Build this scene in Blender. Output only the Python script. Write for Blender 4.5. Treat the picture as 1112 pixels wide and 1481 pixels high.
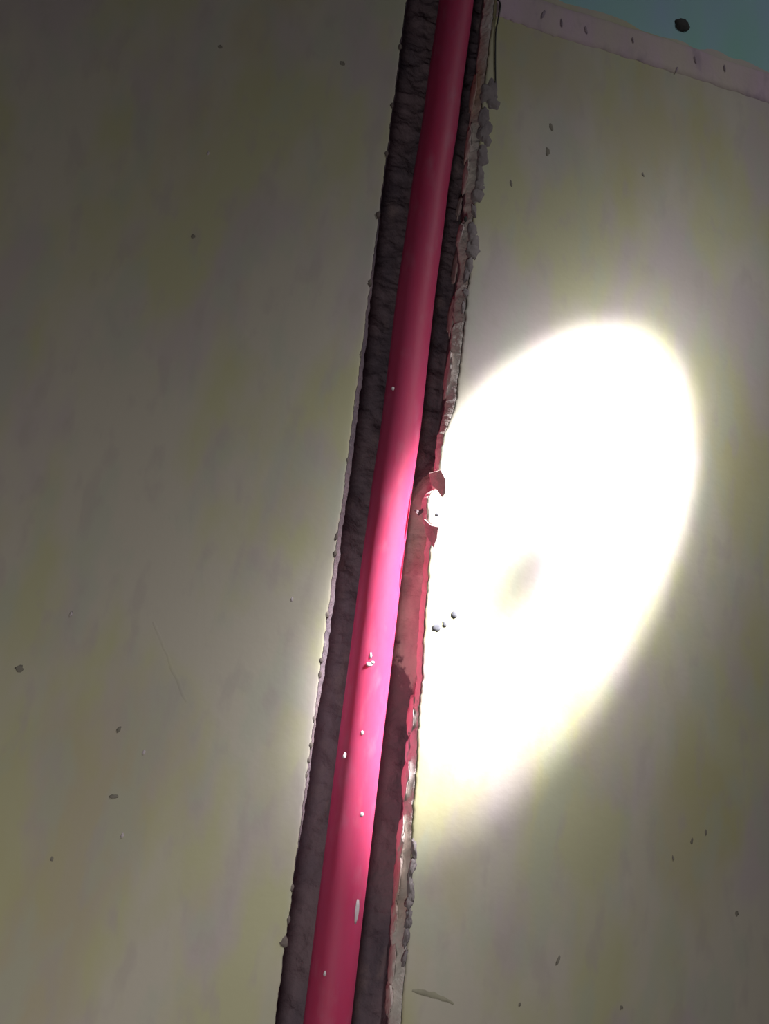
import bpy, bmesh, math, random
from mathutils import Vector, Matrix, noise

for o in list(bpy.data.objects):
    bpy.data.objects.remove(o)
SC = bpy.context.scene
COL = SC.collection
random.seed(7)

# ------------------------------------------------------------------ camera
# world: X right along the wall, Y into the wall (painted face at Y = 0), Z up
FPX = 1112.0
IW, IH = 1112.0, 1481.0
U = Vector((530, -4607, FPX)).normalized()          # wall's up, in camera axes (x right, y down, z forward)
H = Vector((5092, 854, FPX)); H = (H - H.dot(U) * U).normalized()
N = U.cross(H).normalized()
CAM = Vector((0.0, -0.355, 0.0))
cam_d = bpy.data.cameras.new('camera')
cam = bpy.data.objects.new('camera', cam_d)
COL.objects.link(cam)
cam_d.sensor_fit = 'HORIZONTAL'
cam_d.sensor_width = 36.0
cam_d.lens = 36.0 * FPX / IW
cam_d.clip_start = 0.01
right = Vector((H.x, N.x, U.x)); down = Vector((H.y, N.y, U.y)); fwd = Vector((H.z, N.z, U.z))
M = Matrix((right, -down, -fwd)).transposed().to_4x4()
M.translation = CAM
cam.matrix_world = M
SC.camera = cam


def at(px, py, Y=0.0):
    """point of the wall (plane at depth Y) seen at a photograph pixel"""
    r = Vector((px - IW / 2, py - IH / 2, FPX))
    w = Vector((H.dot(r), N.dot(r), U.dot(r)))
    return CAM + w * ((Y - CAM.y) / w.y)


# ------------------------------------------------------------------ world, lights, exposure
wd = bpy.data.worlds.new('world'); SC.world = wd
wd.use_nodes = True
wd.node_tree.nodes['Background'].inputs[0].default_value = (0.80, 0.82, 1.0, 1)
wd.node_tree.nodes['Background'].inputs[1].default_value = 0.010

SC.view_settings.view_transform = 'Standard'
SC.view_settings.look = 'None'
SC.view_settings.gamma = 1.0
SC.view_settings.use_curve_mapping = False
SC.view_settings.exposure = 0.0

# torch held up to the right of the frame, pointing down to the left: its round beam falls on the wall as a long ellipse
EC, EA, EB = Vector((0.1532, 0, 0.0778)), 0.1432, 0.0700      # the ellipse: centre and half axes
ED = Vector((0.4746, 0, 0.8802))                              # its long direction
TV = 0.40                                                     # torch's distance from the wall
TU = math.sqrt(EA * EA - EB * EB) * math.sqrt(1 + (TV / EB) ** 2)
TORCH = EC + ED * TU + Vector((0, -TV, 0))
d0 = (EC + ED * EA - TORCH).normalized(); d1 = (EC - ED * EA - TORCH).normalized()
THETA = d0.angle(d1) / 2
AXIS = (d0 + d1).normalized()
td = bpy.data.lights.new('torch_beam', 'SPOT')
torch = bpy.data.objects.new('torch_beam', td)
COL.objects.link(torch)
torch.location = TORCH
TQ = AXIS.to_track_quat('-Z', 'Y')
torch.rotation_euler = TQ.to_euler()
td.energy = 25.0
td.color = (1.0, 0.98, 0.98)
td.spot_size = math.radians(170)
td.spot_blend = 0.6
td.shadow_soft_size = 0.006
td.use_nodes = True
nt = td.node_tree
em = [n for n in nt.nodes if n.type == 'EMISSION'][0]


def mnode(op, a, b=None):
    n = nt.nodes.new('ShaderNodeMath'); n.operation = op
    for i, v in enumerate((a, b)):
        if v is None: continue
        if isinstance(v, (int, float)): n.inputs[i].default_value = v
        else: nt.links.new(v, n.inputs[i])
    return n.outputs[0]


tc = nt.nodes.new('ShaderNodeTexCoord')
sp = nt.nodes.new('ShaderNodeSeparateXYZ')
nt.links.new(tc.outputs['Normal'], sp.inputs[0])
az = mnode('MAXIMUM', mnode('ABSOLUTE', sp.outputs[2]), 0.02)
gx = mnode('DIVIDE', sp.outputs[0], az)
gy = mnode('DIVIDE', sp.outputs[1], az)
rr = mnode('SQRT', mnode('ADD', mnode('MULTIPLY', gx, gx), mnode('MULTIPLY', gy, gy)))


def ramp(v, a, b, ya, yb, interp='SMOOTHSTEP'):
    n = nt.nodes.new('ShaderNodeMapRange'); n.interpolation_type = interp
    nt.links.new(v, n.inputs[0])
    n.inputs[1].default_value = a; n.inputs[2].default_value = b
    n.inputs[3].default_value = ya; n.inputs[4].default_value = yb
    return n.outputs[0]


HOT, HALO, TAIL, SPILL = 10.5, 1.2, 0.66, 0.055
t0 = math.tan(THETA)
hot = ramp(rr, t0 * 0.74, t0 * 1.17, HOT, 0.0)
# the dull spot of the reflector
dl = TQ.inverted() @ (Vector((0.1533, 0, 0.0658)) - TORCH)
DX, DY = dl.x / -dl.z, dl.y / -dl.z
ex = mnode('SUBTRACT', gx, DX); ey = mnode('SUBTRACT', gy, DY)
dd = mnode('SQRT', mnode('ADD', mnode('MULTIPLY', ex, ex), mnode('MULTIPLY', ey, ey)))
hot = mnode('MULTIPLY', hot, ramp(dd, t0 * 0.02, t0 * 0.34, 0.185, 1.0))
off = mnode('MAXIMUM', mnode('SUBTRACT', rr, t0), 0.0)
inside = ramp(rr, t0 * 0.80, t0, 0.25, 1.0)
halo = mnode('MULTIPLY', mnode('MULTIPLY', mnode('EXPONENT', mnode('MULTIPLY', off, -4.5 / t0)), HALO), inside)
tail = mnode('MULTIPLY', mnode('EXPONENT', mnode('MULTIPLY', off, -1.15 / t0)), TAIL)
spill = mnode('ADD', tail, SPILL)
nt.links.new(mnode('ADD', mnode('ADD', hot, halo), spill), em.inputs['Strength'])

# weak fill lamp added for ambient light, low and to the left of the camera
rd = bpy.data.lights.new('fill_lamp', 'POINT')
rl = bpy.data.objects.new('fill_lamp', rd)
COL.objects.link(rl)
rl.location = (-0.05, -0.38, -0.25)
rd.energy = 1.95
rd.color = (1.0, 0.94, 0.88)
rd.shadow_soft_size = 0.05


# ------------------------------------------------------------------ materials
def new_mat(name):
    m = bpy.data.materials.new(name); m.use_nodes = True
    t = m.node_tree
    return m, t, t.nodes['Principled BSDF']


def add(t, typ, **kw):
    n = t.nodes.new(typ)
    for k, v in kw.items(): setattr(n, k, v)
    return n


def coords(t, scale=(1, 1, 1), rot=(0, 0, 0)):
    c = add(t, 'ShaderNodeNewGeometry')
    mp = add(t, 'ShaderNodeMapping')
    mp.inputs['Scale'].default_value = scale
    mp.inputs['Rotation'].default_value = rot
    t.links.new(c.outputs['Position'], mp.inputs[0])
    return mp.outputs[0]


def noise_fac(t, vec, scale, detail=3, lo=0.35, hi=0.65, rough=0.5):
    n = add(t, 'ShaderNodeTexNoise')
    n.inputs['Scale'].default_value = scale
    n.inputs['Detail'].default_value = detail
    n.inputs['Roughness'].default_value = rough
    t.links.new(vec, n.inputs['Vector'])
    r = add(t, 'ShaderNodeMapRange')
    r.inputs[1].default_value = lo; r.inputs[2].default_value = hi
    t.links.new(n.outputs['Fac'], r.inputs[0])
    return r.outputs[0]


def mix(t, fac, a, b):
    n = add(t, 'ShaderNodeMix', data_type='RGBA')
    for sock, v in ((n.inputs[0], fac), (n.inputs[6], a), (n.inputs[7], b)):
        if isinstance(v, (tuple, list)): sock.default_value = (*v, 1)
        elif isinstance(v, (int, float)): sock.default_value = v
        else: t.links.new(v, sock)
    return n.outputs[2]


def bump(t, b, height, strength, dist):
    n = add(t, 'ShaderNodeBump')
    n.inputs['Strength'].default_value = strength
    n.inputs['Distance'].default_value = dist
    t.links.new(height, n.inputs['Height'])
    t.links.new(n.outputs[0], b.inputs['Normal'])


def mottled(name, base, patches, rough=0.8, bump_s=0.25, bump_scale=500, bump_d=0.0005, stretch=(1, 1, 0.35), rot=(0, 0, 0)):
    """base colour with (colour, scale, lo, hi, amount) patches laid over it"""
    m, t, b = new_mat(name)
    v = coords(t, stretch, rot)
    c = base
    for col, s, lo, hi, amt in patches:
        f = noise_fac(t, v, s, 4, lo, hi)
        mm = add(t, 'ShaderNodeMath', operation='MULTIPLY')
        t.links.new(f, mm.inputs[0]); mm.inputs[1].default_value = amt
        c = mix(t, mm.outputs[0], c, col)
    t.links.new(c, b.inputs['Base Color'])
    b.inputs['Roughness'].default_value = rough
    b.inputs['Specular IOR Level'].default_value = 0.3
    h = noise_fac(t, coords(t), bump_scale, 4, 0.2, 0.8)
    bump(t, b, h, bump_s, bump_d)
    return m


PAINT = mottled('cream_green_paint', (0.55, 0.51, 0.43),
                [((0.50, 0.50, 0.27), 17, 0.46, 0.56, 0.65),
                 ((0.51, 0.44, 0.45), 22, 0.50, 0.60, 0.75),
                 ((0.47, 0.43, 0.22), 13, 0.54, 0.64, 0.50),
                 ((0.46, 0.49, 0.40), 48, 0.52, 0.62, 0.45),
                 ((0.47, 0.42, 0.38), 90, 0.55, 0.66, 0.5)],
                rough=0.75, bump_s=0.12, bump_scale=260, stretch=(1, 1, 0.45), rot=(0, math.radians(-14), 0))
TEAL = mottled('teal_paint', (0.33, 0.60, 0.58),
               [((0.36, 0.50, 0.74), 16, 0.45, 0.65, 0.8), ((0.26, 0.58, 0.46), 12, 0.5, 0.68, 0.7)],
               rough=0.7, bump_s=0.15, bump_scale=260)
PINKPL = mottled('pink_plaster', (0.62, 0.47, 0.58),
                 [((0.55, 0.45, 0.47), 40, 0.42, 0.62, 0.8), ((0.38, 0.30, 0.38), 120, 0.56, 0.70, 0.7),
                  ((0.60, 0.53, 0.46), 25, 0.5, 0.65, 0.8)], rough=0.9, bump_s=0.4, bump_scale=350)
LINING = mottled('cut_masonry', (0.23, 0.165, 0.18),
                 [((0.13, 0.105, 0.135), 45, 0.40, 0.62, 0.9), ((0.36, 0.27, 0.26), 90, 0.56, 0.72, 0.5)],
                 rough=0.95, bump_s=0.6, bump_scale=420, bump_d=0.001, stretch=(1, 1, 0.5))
EDGE = mottled('broken_plaster', (0.64, 0.54, 0.51),
               [((0.38, 0.29, 0.30), 70, 0.48, 0.64, 0.8), ((0.62, 0.56, 0.57), 55, 0.52, 0.66, 0.8),
                ((0.45, 0.26, 0.19), 40, 0.55, 0.68, 0.7)],
               rough=0.95, bump_s=0.5, bump_scale=420, bump_d=0.001, stretch=(1, 1, 0.4))
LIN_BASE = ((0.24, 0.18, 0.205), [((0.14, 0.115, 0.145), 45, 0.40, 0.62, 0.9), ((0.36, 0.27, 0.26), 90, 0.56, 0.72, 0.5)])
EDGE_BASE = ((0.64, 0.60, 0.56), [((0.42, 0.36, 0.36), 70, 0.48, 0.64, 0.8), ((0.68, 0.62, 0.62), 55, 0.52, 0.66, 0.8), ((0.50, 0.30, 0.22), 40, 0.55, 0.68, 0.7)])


def groove_material():
    """cut masonry where the attribute 'plaster' is 0, broken plaster where it is 1, with a ragged border"""
    m, t, b = new_mat('groove_masonry_and_plaster')
    cols = []
    for (base, patches), st in ((LIN_BASE, (1, 1, 0.5)), (EDGE_BASE, (1, 1, 0.4))):
        v = coords(t, st); c = base
        for col, sc, lo, hi, amt in patches:
            mm = add(t, 'ShaderNodeMath', operation='MULTIPLY')
            t.links.new(noise_fac(t, v, sc, 4, lo, hi), mm.inputs[0]); mm.inputs[1].default_value = amt
            c = mix(t, mm.outputs[0], c, col)
        cols.append(c)
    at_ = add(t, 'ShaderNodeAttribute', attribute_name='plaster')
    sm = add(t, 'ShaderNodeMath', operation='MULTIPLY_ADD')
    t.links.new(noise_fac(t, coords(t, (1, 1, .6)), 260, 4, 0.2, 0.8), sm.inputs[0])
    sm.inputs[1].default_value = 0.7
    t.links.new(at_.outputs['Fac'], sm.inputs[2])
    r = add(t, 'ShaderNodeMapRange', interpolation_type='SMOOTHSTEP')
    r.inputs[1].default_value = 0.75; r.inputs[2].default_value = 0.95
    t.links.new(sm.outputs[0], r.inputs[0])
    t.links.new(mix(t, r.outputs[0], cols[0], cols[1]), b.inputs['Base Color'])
    b.inputs['Roughness'].default_value = 0.95
    b.inputs['Specular IOR Level'].default_value = 0.3
    bump(t, b, noise_fac(t, coords(t), 420, 4, 0.2, 0.8), 0.6, 0.001)
    return m


GROOVE = groove_material()
LUMP = mottled('grey_plaster_lump', (0.27, 0.235, 0.24), [((0.20, 0.17, 0.185), 120, 0.45, 0.6, 0.7)], rough=0.95, bump_s=0.5,
               bump_scale=500, bump_d=0.0008)
BURR = mottled('brown_burr', (0.20, 0.165, 0.15), [((0.13, 0.10, 0.10), 200, 0.45, 0.6, 0.7)], rough=0.95)
DARK = mottled('dark_dirt', (0.05, 0.05, 0.05), [((0.08, 0.07, 0.07), 200, 0.5, 0.7, 0.6)], rough=0.9)
SPECK = mottled('grey_dirt', (0.24, 0.22, 0.18), [((0.32, 0.30, 0.26), 300, 0.5, 0.7, 0.6)], rough=0.9)
CRUMB = mottled('grey_crumb', (0.10, 0.10, 0.12), [((0.16, 0.16, 0.18), 300, 0.4, 0.6, 0.8)], rough=0.95)
STREAK = mottled('mauve_streak', (0.40, 0.32, 0.38), [((0.3, 0.24, 0.3), 300, 0.4, 0.6, 0.8)], rough=0.95)
STEP_SHADE = mottled('greenish_step_shade', (0.38, 0.36, 0.27), [((0.3, 0.28, 0.22), 200, 0.4, 0.6, 0.8)], rough=0.9)  # darker tone painted for the shade along a step in the plaster
CHALK = mottled('white_plaster_dust', (0.62, 0.55, 0.58), [((0.5, 0.42, 0.46), 200, 0.5, 0.7, 0.6)], rough=0.95)

RED, t, b = new_mat('red_plastic')
v = coords(t, (1, 1, 0.25))
c = mix(t, noise_fac(t, v, 60, 4, 0.4, 0.7), (0.70, 0.050, 0.140), (0.66, 0.068, 0.165))
dust = add(t, 'ShaderNodeMath', operation='MULTIPLY')
t.links.new(noise_fac(t, coords(t, (1, 1, 0.4)), 140, 5, 0.56, 0.80), dust.inputs[0]); dust.inputs[1].default_value = 0.35
c = mix(t, dust.outputs[0], c, (0.70, 0.25, 0.33))
t.links.new(c, b.inputs['Base Color'])
b.inputs['Roughness'].default_value = 0.58
b.inputs['Specular IOR Level'].default_value = 0.35
bump(t, b, noise_fac(t, coords(t, (1, 1, 0.3)), 90, 3, 0.3, 0.7), 0.25, 0.0006)

b.inputs['Subsurface Weight'].default_value = 0.85
b.inputs['Subsurface Radius'].default_value = (1.0, 0.35, 0.45)
b.inputs['Subsurface Scale'].default_value = 0.012

WIRE, t, b = new_mat('dark_wire')
b.inputs['Base Color'].default_value = (0.02, 0.018, 0.02, 1)
b.inputs['Roughness'].default_value = 0.5


# ------------------------------------------------------------------ helpers
def mesh_obj(name, verts, faces, mat, parent=None, smooth=True):
    me = bpy.data.meshes.new(name)
    me.from_pydata([tuple(p) for p in verts], [], faces)
    me.materials.append(mat)
    if smooth:
        me.polygons.foreach_set('use_smooth', [True] * len(me.polygons))
    me.update()
    o = bpy.data.objects.new(name, me)
    COL.objects.link(o)
    if parent: o.parent = parent
    return o


def interp(tab, z):
    """piecewise smooth table lookup, tab sorted by z"""
    if z <= tab[0][0]: return tab[0][1]
    for (a, va), (b_, vb) in zip(tab, tab[1:]):
        if z <= b_:
            k = (z - a) / (b_ - a); k = k * k * (3 - 2 * k)
            return va + (vb - va) * k
    return tab[-1][1]


def nz(x, y, z, s=1.0):
    return noise.noise(Vector((x * s, y * s, z * s)))


def jag(z, seed, amp):
    """ragged line of a sawn edge: slow waves, chips and fine teeth"""
    return amp * (0.9 * nz(seed, 0, z, 60) + 0.7 * nz(seed + 9, 3, z, 230) + 0.45 * nz(seed + 4, 7, z, 650)) / 1.4


LIP = [(-0.6, .1125), (-.134, .1119), (-.0905, .1106), (-.0443, .1080), (.0015, .1062), (.047, .1045), (.072, .1038), (.0830, .1040),
       (.0865, .1012), (.0960, .1002), (.1010, .1012), (.1040, .1040), (.128, .1050), (.1515, .1097), (.2027, .1103), (.2654, .1097),
       (.3326, .1085), (.4059, .1098), (.95, .110)]


def xl(z): return 0.0574 + jag(z, 1.3, 0.0009)
def xr(z): return interp(LIP, z) + jag(z, 5.7, 0.0011)


ZS = []
z = -0.9
while z < 1.1:
    ZS.append(z)
    z += 0.001 if -0.20 < z < 0.49 else (0.004 if -0.3 < z < 0.6 else 0.04)
ZS.append(1.1)


def grid_faces(rows, cols, flip=False):
    f = []
    for i in range(rows - 1):
        for j in range(cols - 1):
            q = (i * cols + j, i * cols + j + 1, (i + 1) * cols + j + 1, (i + 1) * cols + j)
            f.append(q[::-1] if flip else q)
    return f


# ------------------------------------------------------------------ the wall
OFF = [0, .0004, .0012, .003, .006, .012, .02, .03, .045, .065, .09, .12, .16, .2, .26, .34, .45, .7, 1.3]


def relief(x, z):
    return 0.0009 * nz(x, 1.7, z * 0.6, 14) + 0.00035 * nz(x, 4.2, z * 0.7, 55)


def wall_half(side):
    vs = []
    for z in ZS:
        e = xl(z) if side < 0 else xr(z)
        for k, d in enumerate(OFF):
            x = e + side * d
            y = relief(x, z)
            if k == 0: y += 0.0007
            if k == 1: y += 0.00018
            vs.append((x, y, z))
    return vs


va = wall_half(-1); vb = wall_half(1)
nc = len(OFF)
fa = grid_faces(len(ZS), nc, True)
fb = [tuple(i + len(va) for i in q) for q in grid_faces(len(ZS), nc, False)]
verts = va + vb
faces = fa + fb
# the body of the wall behind the face
bx0, bx1, bz0, bz1, bd = va[nc - 1][0], vb[nc - 1][0], ZS[0], ZS[-1], 0.16
k = len(verts)
verts += [(bx0, .0, bz0), (bx1, .0, bz0), (bx1, .0, bz1), (bx0, .0, bz1), (bx0, bd, bz0), (bx1, bd, bz0), (bx1, bd, bz1), (bx0, bd, bz1)]
faces += [(k + 4, k + 7, k + 6, k + 5), (k, k + 3, k + 7, k + 4), (k + 1, k + 5, k + 6, k + 2)]
wall = mesh_obj('wall_back', verts, faces, PAINT)
wall['kind'] = 'structure'
wall['label'] = 'cream green plastered wall with an upright groove sawn into it'

# pink strip and blue-green paint above it, to both sides of the groove
def layer(name, mat, zlo, zhi, proud, seed, jl, jh, label, taper=False):
    for side in (1, -1):
        n = 260
        vs = []
        for i in range(n + 1):
            d = 0.0 + 1.25 * (i / n) ** 1.6
            zz = (zlo + zhi) / 2
            x0 = (xr(zz) + 0.0012 + d) if side > 0 else (xl(zz) - 0.0012 - d)
            a = zlo(x0) if callable(zlo) else zlo
            a += jl * (0.5 * nz(x0, seed, 0, 22) + 0.5 * nz(x0, seed + 2, 0, 120) + .6 * nz(x0, seed + 5, 0, 420))
            b_ = zhi + jh * (nz(x0, seed + 7, 0, 25) + 0.5 * nz(x0, seed + 11, 0, 110))
            for f in (0.0, 0.03, 0.2, 0.4, 0.6, 0.8, 0.97, 1.0):
                z_ = a + (b_ - a) * f
                xx = x0
                y = relief(xx, z_) - (proud if 0 < f < 1 else -0.0004)
                vs.append((xx, y, z_))
        o = mesh_obj(name, vs, grid_faces(n + 1, 8, side > 0), mat, wall)
        o['label'] = label


layer('plaster_strip', PINKPL, 0.3945, 0.4175, 0.0006, 3.1, 0.0022, 0.0010, 'narrow mauve strip of bare plaster below the blue-green paint')
layer('upper_paint', TEAL, 0.4150, 1.09, 0.0010, 8.3, 0.0007, 0.0, 'blue-green paint of the upper wall')

# inside of the groove: rough cut masonry, mortar lying against the conduit on the right
FLOOR = 0.0275
CX = [(-0.9, .0815), (-.14, .0820), (-.048, .0823), (.045, .0830), (.0945, .0836), (.1435, .0848), (.203, .0848), (.267, .0858),
      (.337, .0879), (.4116, .0893), (1.1, .091)]


def cx(z): return interp(CX, z)


CR, CY = 0.0103, 0.0118


def mortar(z):
    """how far the mortar beside the conduit comes up: 0 none, 1 nearly level with the plaster"""
    return interp([(-0.02, 0), (-0.004, .25), (.012, .60), (.03, .80), (.06, .92), (.09, .95), (.112, .85), (.122, .30), (.128, 0)], z)


def chamfer(z):
    """how much of the right lip is broken away to a slope"""
    return interp([(-.075, 1.0), (-.045, .75), (-.01, .38), (.03, .3), (.12, .3), (.155, .9), (.2, 1.0)], z) * (1 + 0.45 * nz(8, 1, z, 55) + 0.2 * nz(8, 5, z, 200))


vs = []
NS = 72
filled = {}
for z in ZS:
    a, b_ = xl(z), xr(z)
    slope = interp([(-.09, .0004), (-.03, .0016), (.02, .0026), (.14, .0028), (.2, .0018), (.27, .0006)], z) * (1 + 0.35 * nz(3, 3, z, 30) + 0.2 * nz(3, 8, z, 120))
    m = mortar(z)
    ctr = cx(z)
    for j in range(NS):
        s = j / (NS - 1)
        if s < 0.22:                        # left side
            q = s / 0.22
            if q < 0.35:
                u = q / 0.35; x = a + 0.0002 + slope * u; y = 0.0007 + 0.0030 * u ** 1.3
            else:
                u = (q - 0.35) / 0.65; x = a + 0.0002 + slope; y = 0.0037 + (FLOOR - 0.0037) * u
                x += 0.0011 * nz(x, y, z, 160) * min(1, u * 6)
        elif s < 0.70:                      # floor
            q = (s - 0.22) / 0.48
            x = a + slope + (0.1105 - a - slope) * q; y = FLOOR
            y += 0.0022 * nz(x, 0, z, 130) + 0.0010 * nz(x, 2, z, 420)
            if x > ctr + 0.003:
                gap = 0.1105 - x
                up = mortar(z - gap * 1.6 if z < 0.06 else z + gap * 1.2 - 0.004) * min(1, (x - ctr - 0.003) / 0.007)
                filled[(len(vs) // NS, j)] = up
                y = y + (0.0098 + 0.55 * gap + 0.0026 * nz(x, 5, z * .6, 150) + 0.0012 * nz(x, 6, z, 420) - y) * min(1, up)
        else:                               # right side, up to the lip
            q = (s - 0.70) / 0.30
            y0 = FLOOR + (0.0105 - FLOOR) * m
            tt = max(0.0, 1 - q)
            chw = 0.0048 * chamfer(z)
            if tt < 0.5:
                u = tt / 0.5
                x = b_ - 0.0003 - chw * u; y = 0.0007 + 0.0042 * u ** 1.2
                y += 0.0005 * nz(x, 3, z, 330) * u
            else:
                u = (tt - 0.5) / 0.5
                x = b_ - 0.0003 - chw + (0.1100 - b_ + 0.0003 + chw) * u; y = 0.0049 + (y0 - 0.0049) * u
                x -= (0.0014 * nz(2, y, z, 110) + 0.0007 * nz(6, y, z, 380)) * math.sin(math.pi * u)
        vs.append((x, y, z))
fc = grid_faces(len(ZS), NS, False)
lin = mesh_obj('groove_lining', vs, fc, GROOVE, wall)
lin['label'] = 'rough brown masonry inside the groove'
pa = lin.data.attributes.new('plaster', 'FLOAT', 'POINT')
vals = []
for i in range(len(ZS)):
    m = mortar(ZS[i])
    for j in range(NS):
        q = j / (NS - 1)
        e = 0.0
        cut = 0.84 - 0.14 * min(1, m * 1.3)
        if q >= 0.70: e = min(1, max(0, (q - cut) / 0.03 + 0.5))
        elif q > 0.22: e = min(1, 1.3 * filled.get((i, j), 0))
        elif q < 0.05: e = 0.28
        vals.append(e)
pa.data.foreach_set('value', vals)

# ------------------------------------------------------------------ the conduit
root = bpy.data.objects.new('conduit', None)
COL.objects.link(root)
root.location = (cx(ZS[0]), CY, ZS[0])
root['label'] = 'long red plastic conduit pipe lying in the upright groove'
root['category'] = 'pipe'
SEG = 56
vs = []
for z in ZS:
    for k in range(SEG):
        an = 2 * math.pi * k / SEG
        r = CR + 0.00012 * nz(math.cos(an), math.sin(an), z * 12, 1.0)
        vs.append((cx(z) + r * math.cos(an) - root.location.x, r * math.sin(an), z - root.location.z))
n0 = len(vs)
for z in ZS:
    for k in range(SEG):
        an = 2 * math.pi * k / SEG
        vs.append((cx(z) + (CR - .0016) * math.cos(an) - root.location.x, (CR - .0016) * math.sin(an), z - root.location.z))
fc = []
L = len(ZS)
for i in range(L - 1):
    for k in range(SEG):
        k2 = (k + 1) % SEG
        q = (i * SEG + k, i * SEG + k2, (i + 1) * SEG + k2, (i + 1) * SEG + k)
        fc.append(q); fc.append(tuple(n0 + t_ for t_ in q[::-1]))
for k in range(SEG):
    k2 = (k + 1) % SEG
    fc.append((k, n0 + k, n0 + k2, k2))
    e = (L - 1) * SEG
    fc.append((e + k, e + k2, n0 + e + k2, n0 + e + k))
mesh_obj('tube', vs, fc, RED, root)


# ------------------------------------------------------------------ lumps, crumbs, marks
def lump(name, c, rx, ry, rz, mat, parent, seed, rough=0.35, tilt=0.0, sub=2, label=None):
    """uneven blob pressed onto a surface"""
    bm = bmesh.new()
    bmesh.ops.create_icosphere(bm, subdivisions=sub, radius=1)
    for v in bm.verts:
        p = v.co.normalized()
        k_ = 1 + rough * (noise.noise(p * 1.6 + Vector((seed, seed * .3, 0))) + 0.6 * noise.noise(p * 3.7 + Vector((0, seed, seed))))
        v.co = Vector((p.x * rx * k_, p.y * ry * k_, p.z * rz * k_))
    bmesh.ops.rotate(bm, cent=(0, 0, 0), matrix=Matrix.Rotation(tilt, 3, 'Y'), verts=bm.verts)
    me = bpy.data.meshes.new(name); bm.to_mesh(me); bm.free()
    me.materials.append(mat)
    me.polygons.foreach_set('use_smooth', [True] * len(me.polygons))
    o = bpy.data.objects.new(name, me); COL.objects.link(o)
    o.parent = parent
    o.location = Vector(c) - (parent.location if parent else Vector())
    if label: o['label'] = label
    return o


MM = 0.001
# (pixel x, y, half width mm, half height mm): plaster squeezed out along the right lip
LUMPS = [(713, 124, 3.0, 4.5), (709, 136, 4.6, 6.5), (714, 150, 4.0, 4.6), (702, 170, 3.0, 6.0), (704, 190, 3.4, 6.5), (705, 203, 3.0, 4.0),
         (700, 222, 2.6, 5.0), (700, 232, 2.6, 4.0), (697, 252, 2.4, 4.4), (696, 268, 2.6, 4.0), (693, 284, 3.2, 4.2), (688, 305, 1.6, 3.6),
         (685, 336, 2.4, 5.0), (688, 352, 2.9, 4.0), (686, 364, 3.4, 4.4), (681, 386, 2.2, 4.6), (677, 398, 1.6, 4.0), (676, 424, 1.6, 2.2), (672, 445, 1.0, 3.0),
         (597, 1256, 1.2, 3.6), (595, 1286, 1.5, 4.0), (592, 1330, 1.4, 3.6), (593, 1304, 1.4, 3.0),
         (600, 1228, 1.0, 3.6), (588, 1356, 1.1, 3.6), (586, 1385, .8, 3.0)]
for i, (px, py, w, h) in enumerate(LUMPS):
    p = at(px, py)
    lump('plaster_lump', (p.x - (0.0009 if py < 500 else 0.0003), p.y + 0.0003, p.z), w * 1.1 * MM, (0.9 + .2 * w) * MM, h * 1.15 * MM, LUMP, wall, i * 2.3 + 1, 0.38 if py < 500 else 0.7, tilt=0.25 * math.sin(i * 2.1), sub=3)
# burrs on the left edge of the groove
for i, (px, py, w, h) in enumerate([(543, 309, 1.3, 2.2), (530, 408, 1.4, 1.8), (554, 220, 1.0, 1.6), (404, 1363, 2.1, 2.3), (419, 1284, .9, 1.6),
                                    (472, 889, .9, 1.7), (464, 955, .8, 1.4), (460, 975, .8, 1.6), (452, 1040, .8, 1.4), (449, 1078, .9, 1.4),
                                    (446, 1100, .9, 1.5), (444, 1122, .8, 1.3), (576, 66, .9, 2.0), (487, 776, .9, 2.0), (485, 800, .9, 1.8),
                                    (409, 1330, .9, 1.6), (560, 150, .9, 1.5), (497, 665, .8, 1.5), (517, 512, .8, 1.6)]):
    p = at(px, py)
    lump('plaster_burr', (xl(p.z) - 0.0003 * w, p.y + 0.0002, p.z), w * MM, 0.5 * w * MM, h * MM, BURR, wall, i * 3.1 + 40, 0.55)


# flakes of plaster broken loose at the lip
def flake(pts_px, depth, thick, mat, lift=0.0, label=None):
    bm = bmesh.new()
    ps = [at(x, y, depth) for x, y in pts_px]
    n = len(ps)
    x0 = min(p.x for p in ps)
    ps = [Vector((p.x, p.y - (p.x - x0) * lift, p.z)) for p in ps]
    f0 = [bm.verts.new(p) for p in ps]
    f1 = [bm.verts.new((p.x + thick * .7, p.y + thick * .7, p.z)) for p in ps]
    bm.faces.new(f0); bm.faces.new(f1[::-1])
    for i in range(n):
        bm.faces.new((f0[i], f1[i], f1[(i + 1) % n], f0[(i + 1) % n]))
    bmesh.ops.recalc_face_normals(bm, faces=bm.faces)
    bmesh.ops.bevel(bm, geom=[e for e in bm.edges], offset=0.00025, segments=1, affect='EDGES')
    me = bpy.data.meshes.new('plaster_flake'); bm.to_mesh(me); bm.free()
    me.materials.append(mat)
    o = bpy.data.objects.new('plaster_flake', me); COL.objects.link(o); o.parent = wall
    if label: o['label'] = label
    return o


flake([(620, 684), (632, 684), (636, 700), (635, 718), (631, 724), (627, 712), (622, 704)], 0.0005, 0.0012, EDGE, 1.5)
flake([(613, 750), (620, 762), (627, 766), (625, 782), (621, 796), (614, 775)], 0.0010, 0.0012, EDGE, 1.5)
flake([(598, 738), (608, 737), (617, 727), (613, 738), (604, 746)], 0.0045, 0.0010, LINING, 0.3)


def at_side(px, py, X):
    """point seen at a pixel on the groove's right side (the plane x = X)"""
    r = Vector((px - IW / 2, py - IH / 2, FPX))
    w = Vector((H.dot(r), N.dot(r), U.dot(r)))
    return CAM + w * ((X - CAM.x) / w.x)


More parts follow.
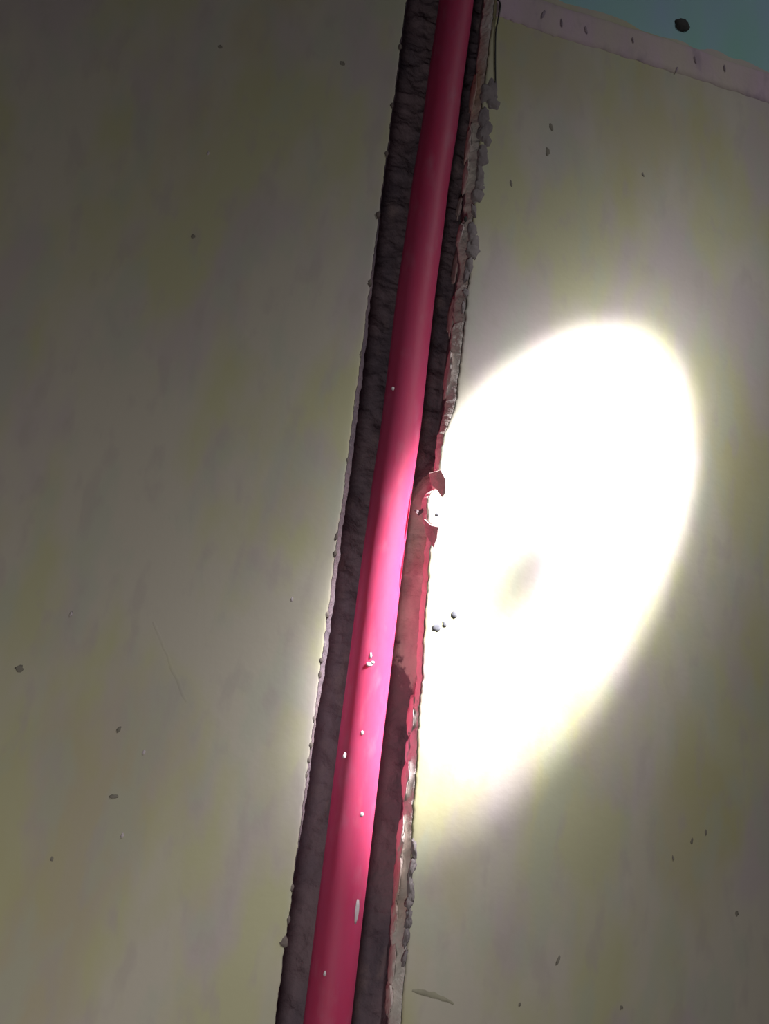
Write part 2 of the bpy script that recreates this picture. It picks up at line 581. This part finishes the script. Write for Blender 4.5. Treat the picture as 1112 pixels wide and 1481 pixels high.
# patches of plaster clinging to the right side of the groove
for i, (px, py, dy, h, mt) in enumerate([(590, 1085, 3, 6, CHALK), (594, 1035, 5, 9, EDGE), (590, 1128, 5, 8, EDGE), (580, 1215, 5, 9, EDGE), (578, 1270, 5.5, 12, EDGE),
                                         (573, 1330, 4, 8, EDGE), (572, 1400, 4, 11, EDGE), (568, 1450, 5, 7, EDGE), (668, 335, 5, 6, EDGE), (658, 385, 6, 10, EDGE),
                                         (664, 300, 4, 7, EDGE), (676, 250, 5, 11, EDGE), (684, 195, 5, 12, EDGE), (692, 120, 5, 14, EDGE), (652, 460, 5, 12, EDGE), (648, 540, 5, 12, EDGE)]):
    z_ = at(px, py).z
    p = at_side(px, py, interp(LIP, z_) - 0.0048 * chamfer(z_))
    p.y = max(p.y, 0.006)
    lump('plaster_patch', p, 0.9 * MM, dy * MM, h * MM, mt, wall, i * 4.1, 0.45, sub=3)
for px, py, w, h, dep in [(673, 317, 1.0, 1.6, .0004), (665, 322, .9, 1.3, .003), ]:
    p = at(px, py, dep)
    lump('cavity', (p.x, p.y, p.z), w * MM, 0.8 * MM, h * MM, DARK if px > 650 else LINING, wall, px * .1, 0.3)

# crumbs and dirt specks on the painted face
for i, (px, py, w, h, mt) in enumerate([(631, 908, 1.9, 1.9, 1), (643, 903, 1.3, 1.5, 1), (657, 889, 1.7, 2.0, 1), (632, 744, .9, .8, 1), (28, 967, 1.8, 1.4, 0),
                                        (165, 1152, 1.8, .8, 0), (495, 92, 1.5, 1.5, 0), (318, 68, 1.2, 1.2, 0), (797, 184, 1.2, 2.5, 0), (792, 221, 1.5, 3.5, 0),
                                        (739, 266, .8, 2.0, 0), (929, 253, .7, 1.3, 0), (1020, 1204, .6, 1.3, 0), (1000, 1216, .6, 1.5, 0),
                                        (973, 1241, .5, 1.2, 0), (1065, 1321, .9, 1.3, 0), (898, 1457, .9, 1.4, 0), (806, 1389, .7, 2.0, 0),
                                        (751, 1452, .6, .8, 0), (75, 1242, .7, 1.2, 0), (172, 1055, .7, 1.2, 0),
                                        (279, 342, 1.0, 1.0, 0), (785, 22, 1.5, 2.4, 0), (812, 34, 1.2, 2.2, 0),
                                        (914, 60, .9, 1.6, 0), (1004, 88, 1.0, 2.0, 0), (1047, 100, 1.0, 2.2, 0), (977, 103, .9, 2.0, 0), (847, 44, 1.1, 2.2, 0)]):
    p = at(px, py)
    pr = 0.0010 if py < 130 and px > 700 else 0.0
    strip = py < 130 and px > 700
    if strip: w, h = w * 0.6, h * 1.3
    lump('dirt_speck', (p.x, relief(p.x, p.z) - pr, p.z), w * MM, (0.6 if mt else 0.25) * MM, h * MM, CRUMB if mt else STREAK if strip else SPECK, wall, i * 1.7 + 90, 0.45,
         tilt=random.uniform(-.4, .4))
for px, py in [(103, 888), (422, 867), (208, 1088), (177, 1208), (301, 222)]:
    p = at(px, py)
    lump('dust_speck', (p.x, relief(p.x, p.z), p.z), .6 * MM, .4 * MM, 1.1 * MM, CHALK, wall, px * .01, 0.4)


# raised trowel marks in the plaster
def ridge(pts_px, w, h, mat):
    ps = [at(x, y) for x, y in pts_px]
    vs = []
    n = 40
    for i in range(n + 1):
        f = i / n * (len(ps) - 1); a = min(int(f), len(ps) - 2); p = ps[a].lerp(ps[a + 1], f - a)
        d = (ps[a + 1] - ps[a]).normalized(); s = Vector((-d.z, 0, d.x))
        fade = math.sin(math.pi * (0.02 + 0.96 * i / n)) ** 0.5
        p = p + s * 0.0005 * nz(p.x, 1, p.z, 200)
        for q, hh in ((-1, .0001), (-.6, -h * fade), (0.6, -h * fade * .8), (2, .0001)):
            c_ = p + s * w * q * (0.25 + 0.75 * fade) * (1 + .5 * nz(p.x, 4, p.z, 300))
            vs.append((c_.x, relief(c_.x, c_.z) + hh, c_.z))
    return mesh_obj('trowel_ridge', vs, grid_faces(n + 1, 4, False), mat, wall)


ridge([(596, 1433), (622, 1438), (656, 1452)], 0.0009, 0.0002, STEP_SHADE)  # plaster step, its dark shade line put into the colour
ridge([(222, 900), (248, 965), (292, 1068)], 0.0010, 0.00007, PAINT)

# plaster spots stuck on the conduit
for i, (px, py, w, h) in enumerate([(534, 961, 1.6, 1.1), (539, 958, .9, .7), (499, 1093, 1.1, 1.5), (515, 1318, 1.2, 5.0), (569, 562, 1.1, 1.0),
                                    (470, 1408, .8, 1.0), (523, 1178, .9, 1.0), (536, 948, .6, 1.4), (524, 1060, .8, 1.0)]):
    yy = CY - CR
    for _ in range(6):
        p = at(px, py, yy)
        dx = p.x - cx(p.z)
        yy = CY - math.sqrt(max(CR * CR - dx * dx, 1e-8))
    lump('plaster_spot', (p.x, yy, p.z), w * MM, 0.45 * MM, h * MM, CHALK, root, i * 2.9 + 5, 0.4)

# ------------------------------------------------------------------ loose things on the wall
pts = [(713, 1), (717, 2), (720.5, 6), (721.8, 12), (720.8, 20), (718, 36), (716, 54), (715.6, 88), (716, 120)]
P = [at(x, y) for x, y in pts]
wc = bpy.data.objects.new('wire', bpy.data.meshes.new('wire'))
COL.objects.link(wc)
path = []
for i in range(len(P) - 1):
    p0 = P[max(i - 1, 0)]; p1 = P[i]; p2 = P[i + 1]; p3 = P[min(i + 2, len(P) - 1)]
    for k in range(6):
        u = k / 6
        path.append(0.5 * ((2 * p1) + (p2 - p0) * u + (2 * p0 - 5 * p1 + 4 * p2 - p3) * u * u + (3 * p1 - p0 - 3 * p2 + p3) * u ** 3))
path.append(P[-1])
vs = []; fc = []
base = path[-1].copy()
for i, p in enumerate(path):
    d = (path[min(i + 1, len(path) - 1)] - path[max(i - 1, 0)]).normalized()
    s = Vector((-d.z, 0, d.x)); nrm = Vector((0, 1, 0))
    r = 0.00042 + 0.0003 * max(0, 1 - abs(i - 20) / 9)
    lift = 0.0016 if p.z > 0.388 else 0.0008
    for k in range(8):
        an = k * math.pi / 4
        q = p + s * r * math.cos(an) + nrm * (r * math.sin(an) - lift) - base
        vs.append(q)
for i in range(len(path) - 1):
    for k in range(8):
        k2 = (k + 1) % 8
        fc.append((i * 8 + k, i * 8 + k2, (i + 1) * 8 + k2, (i + 1) * 8 + k))
fc.append(tuple(range(7, -1, -1))); e = (len(path) - 1) * 8; fc.append(tuple(range(e, e + 8)))
me = wc.data
me.from_pydata([tuple(q) for q in vs], [], fc); me.materials.append(WIRE); me.update()
wc.location = base
wc['label'] = 'thin dark hooked wire hanging on the wall just right of the groove'
wc['category'] = 'wire'

p = at(985, 38)
o = lump('wall_plug', (p.x, relief(p.x, p.z) - 0.0008, p.z), 5.2 * MM, 2.2 * MM, 4.6 * MM, DARK, None, 3.3, 0.22, sub=3)
o['label'] = 'small dark round plug in the blue-green paint near the top right corner'
o['category'] = 'wall plug'
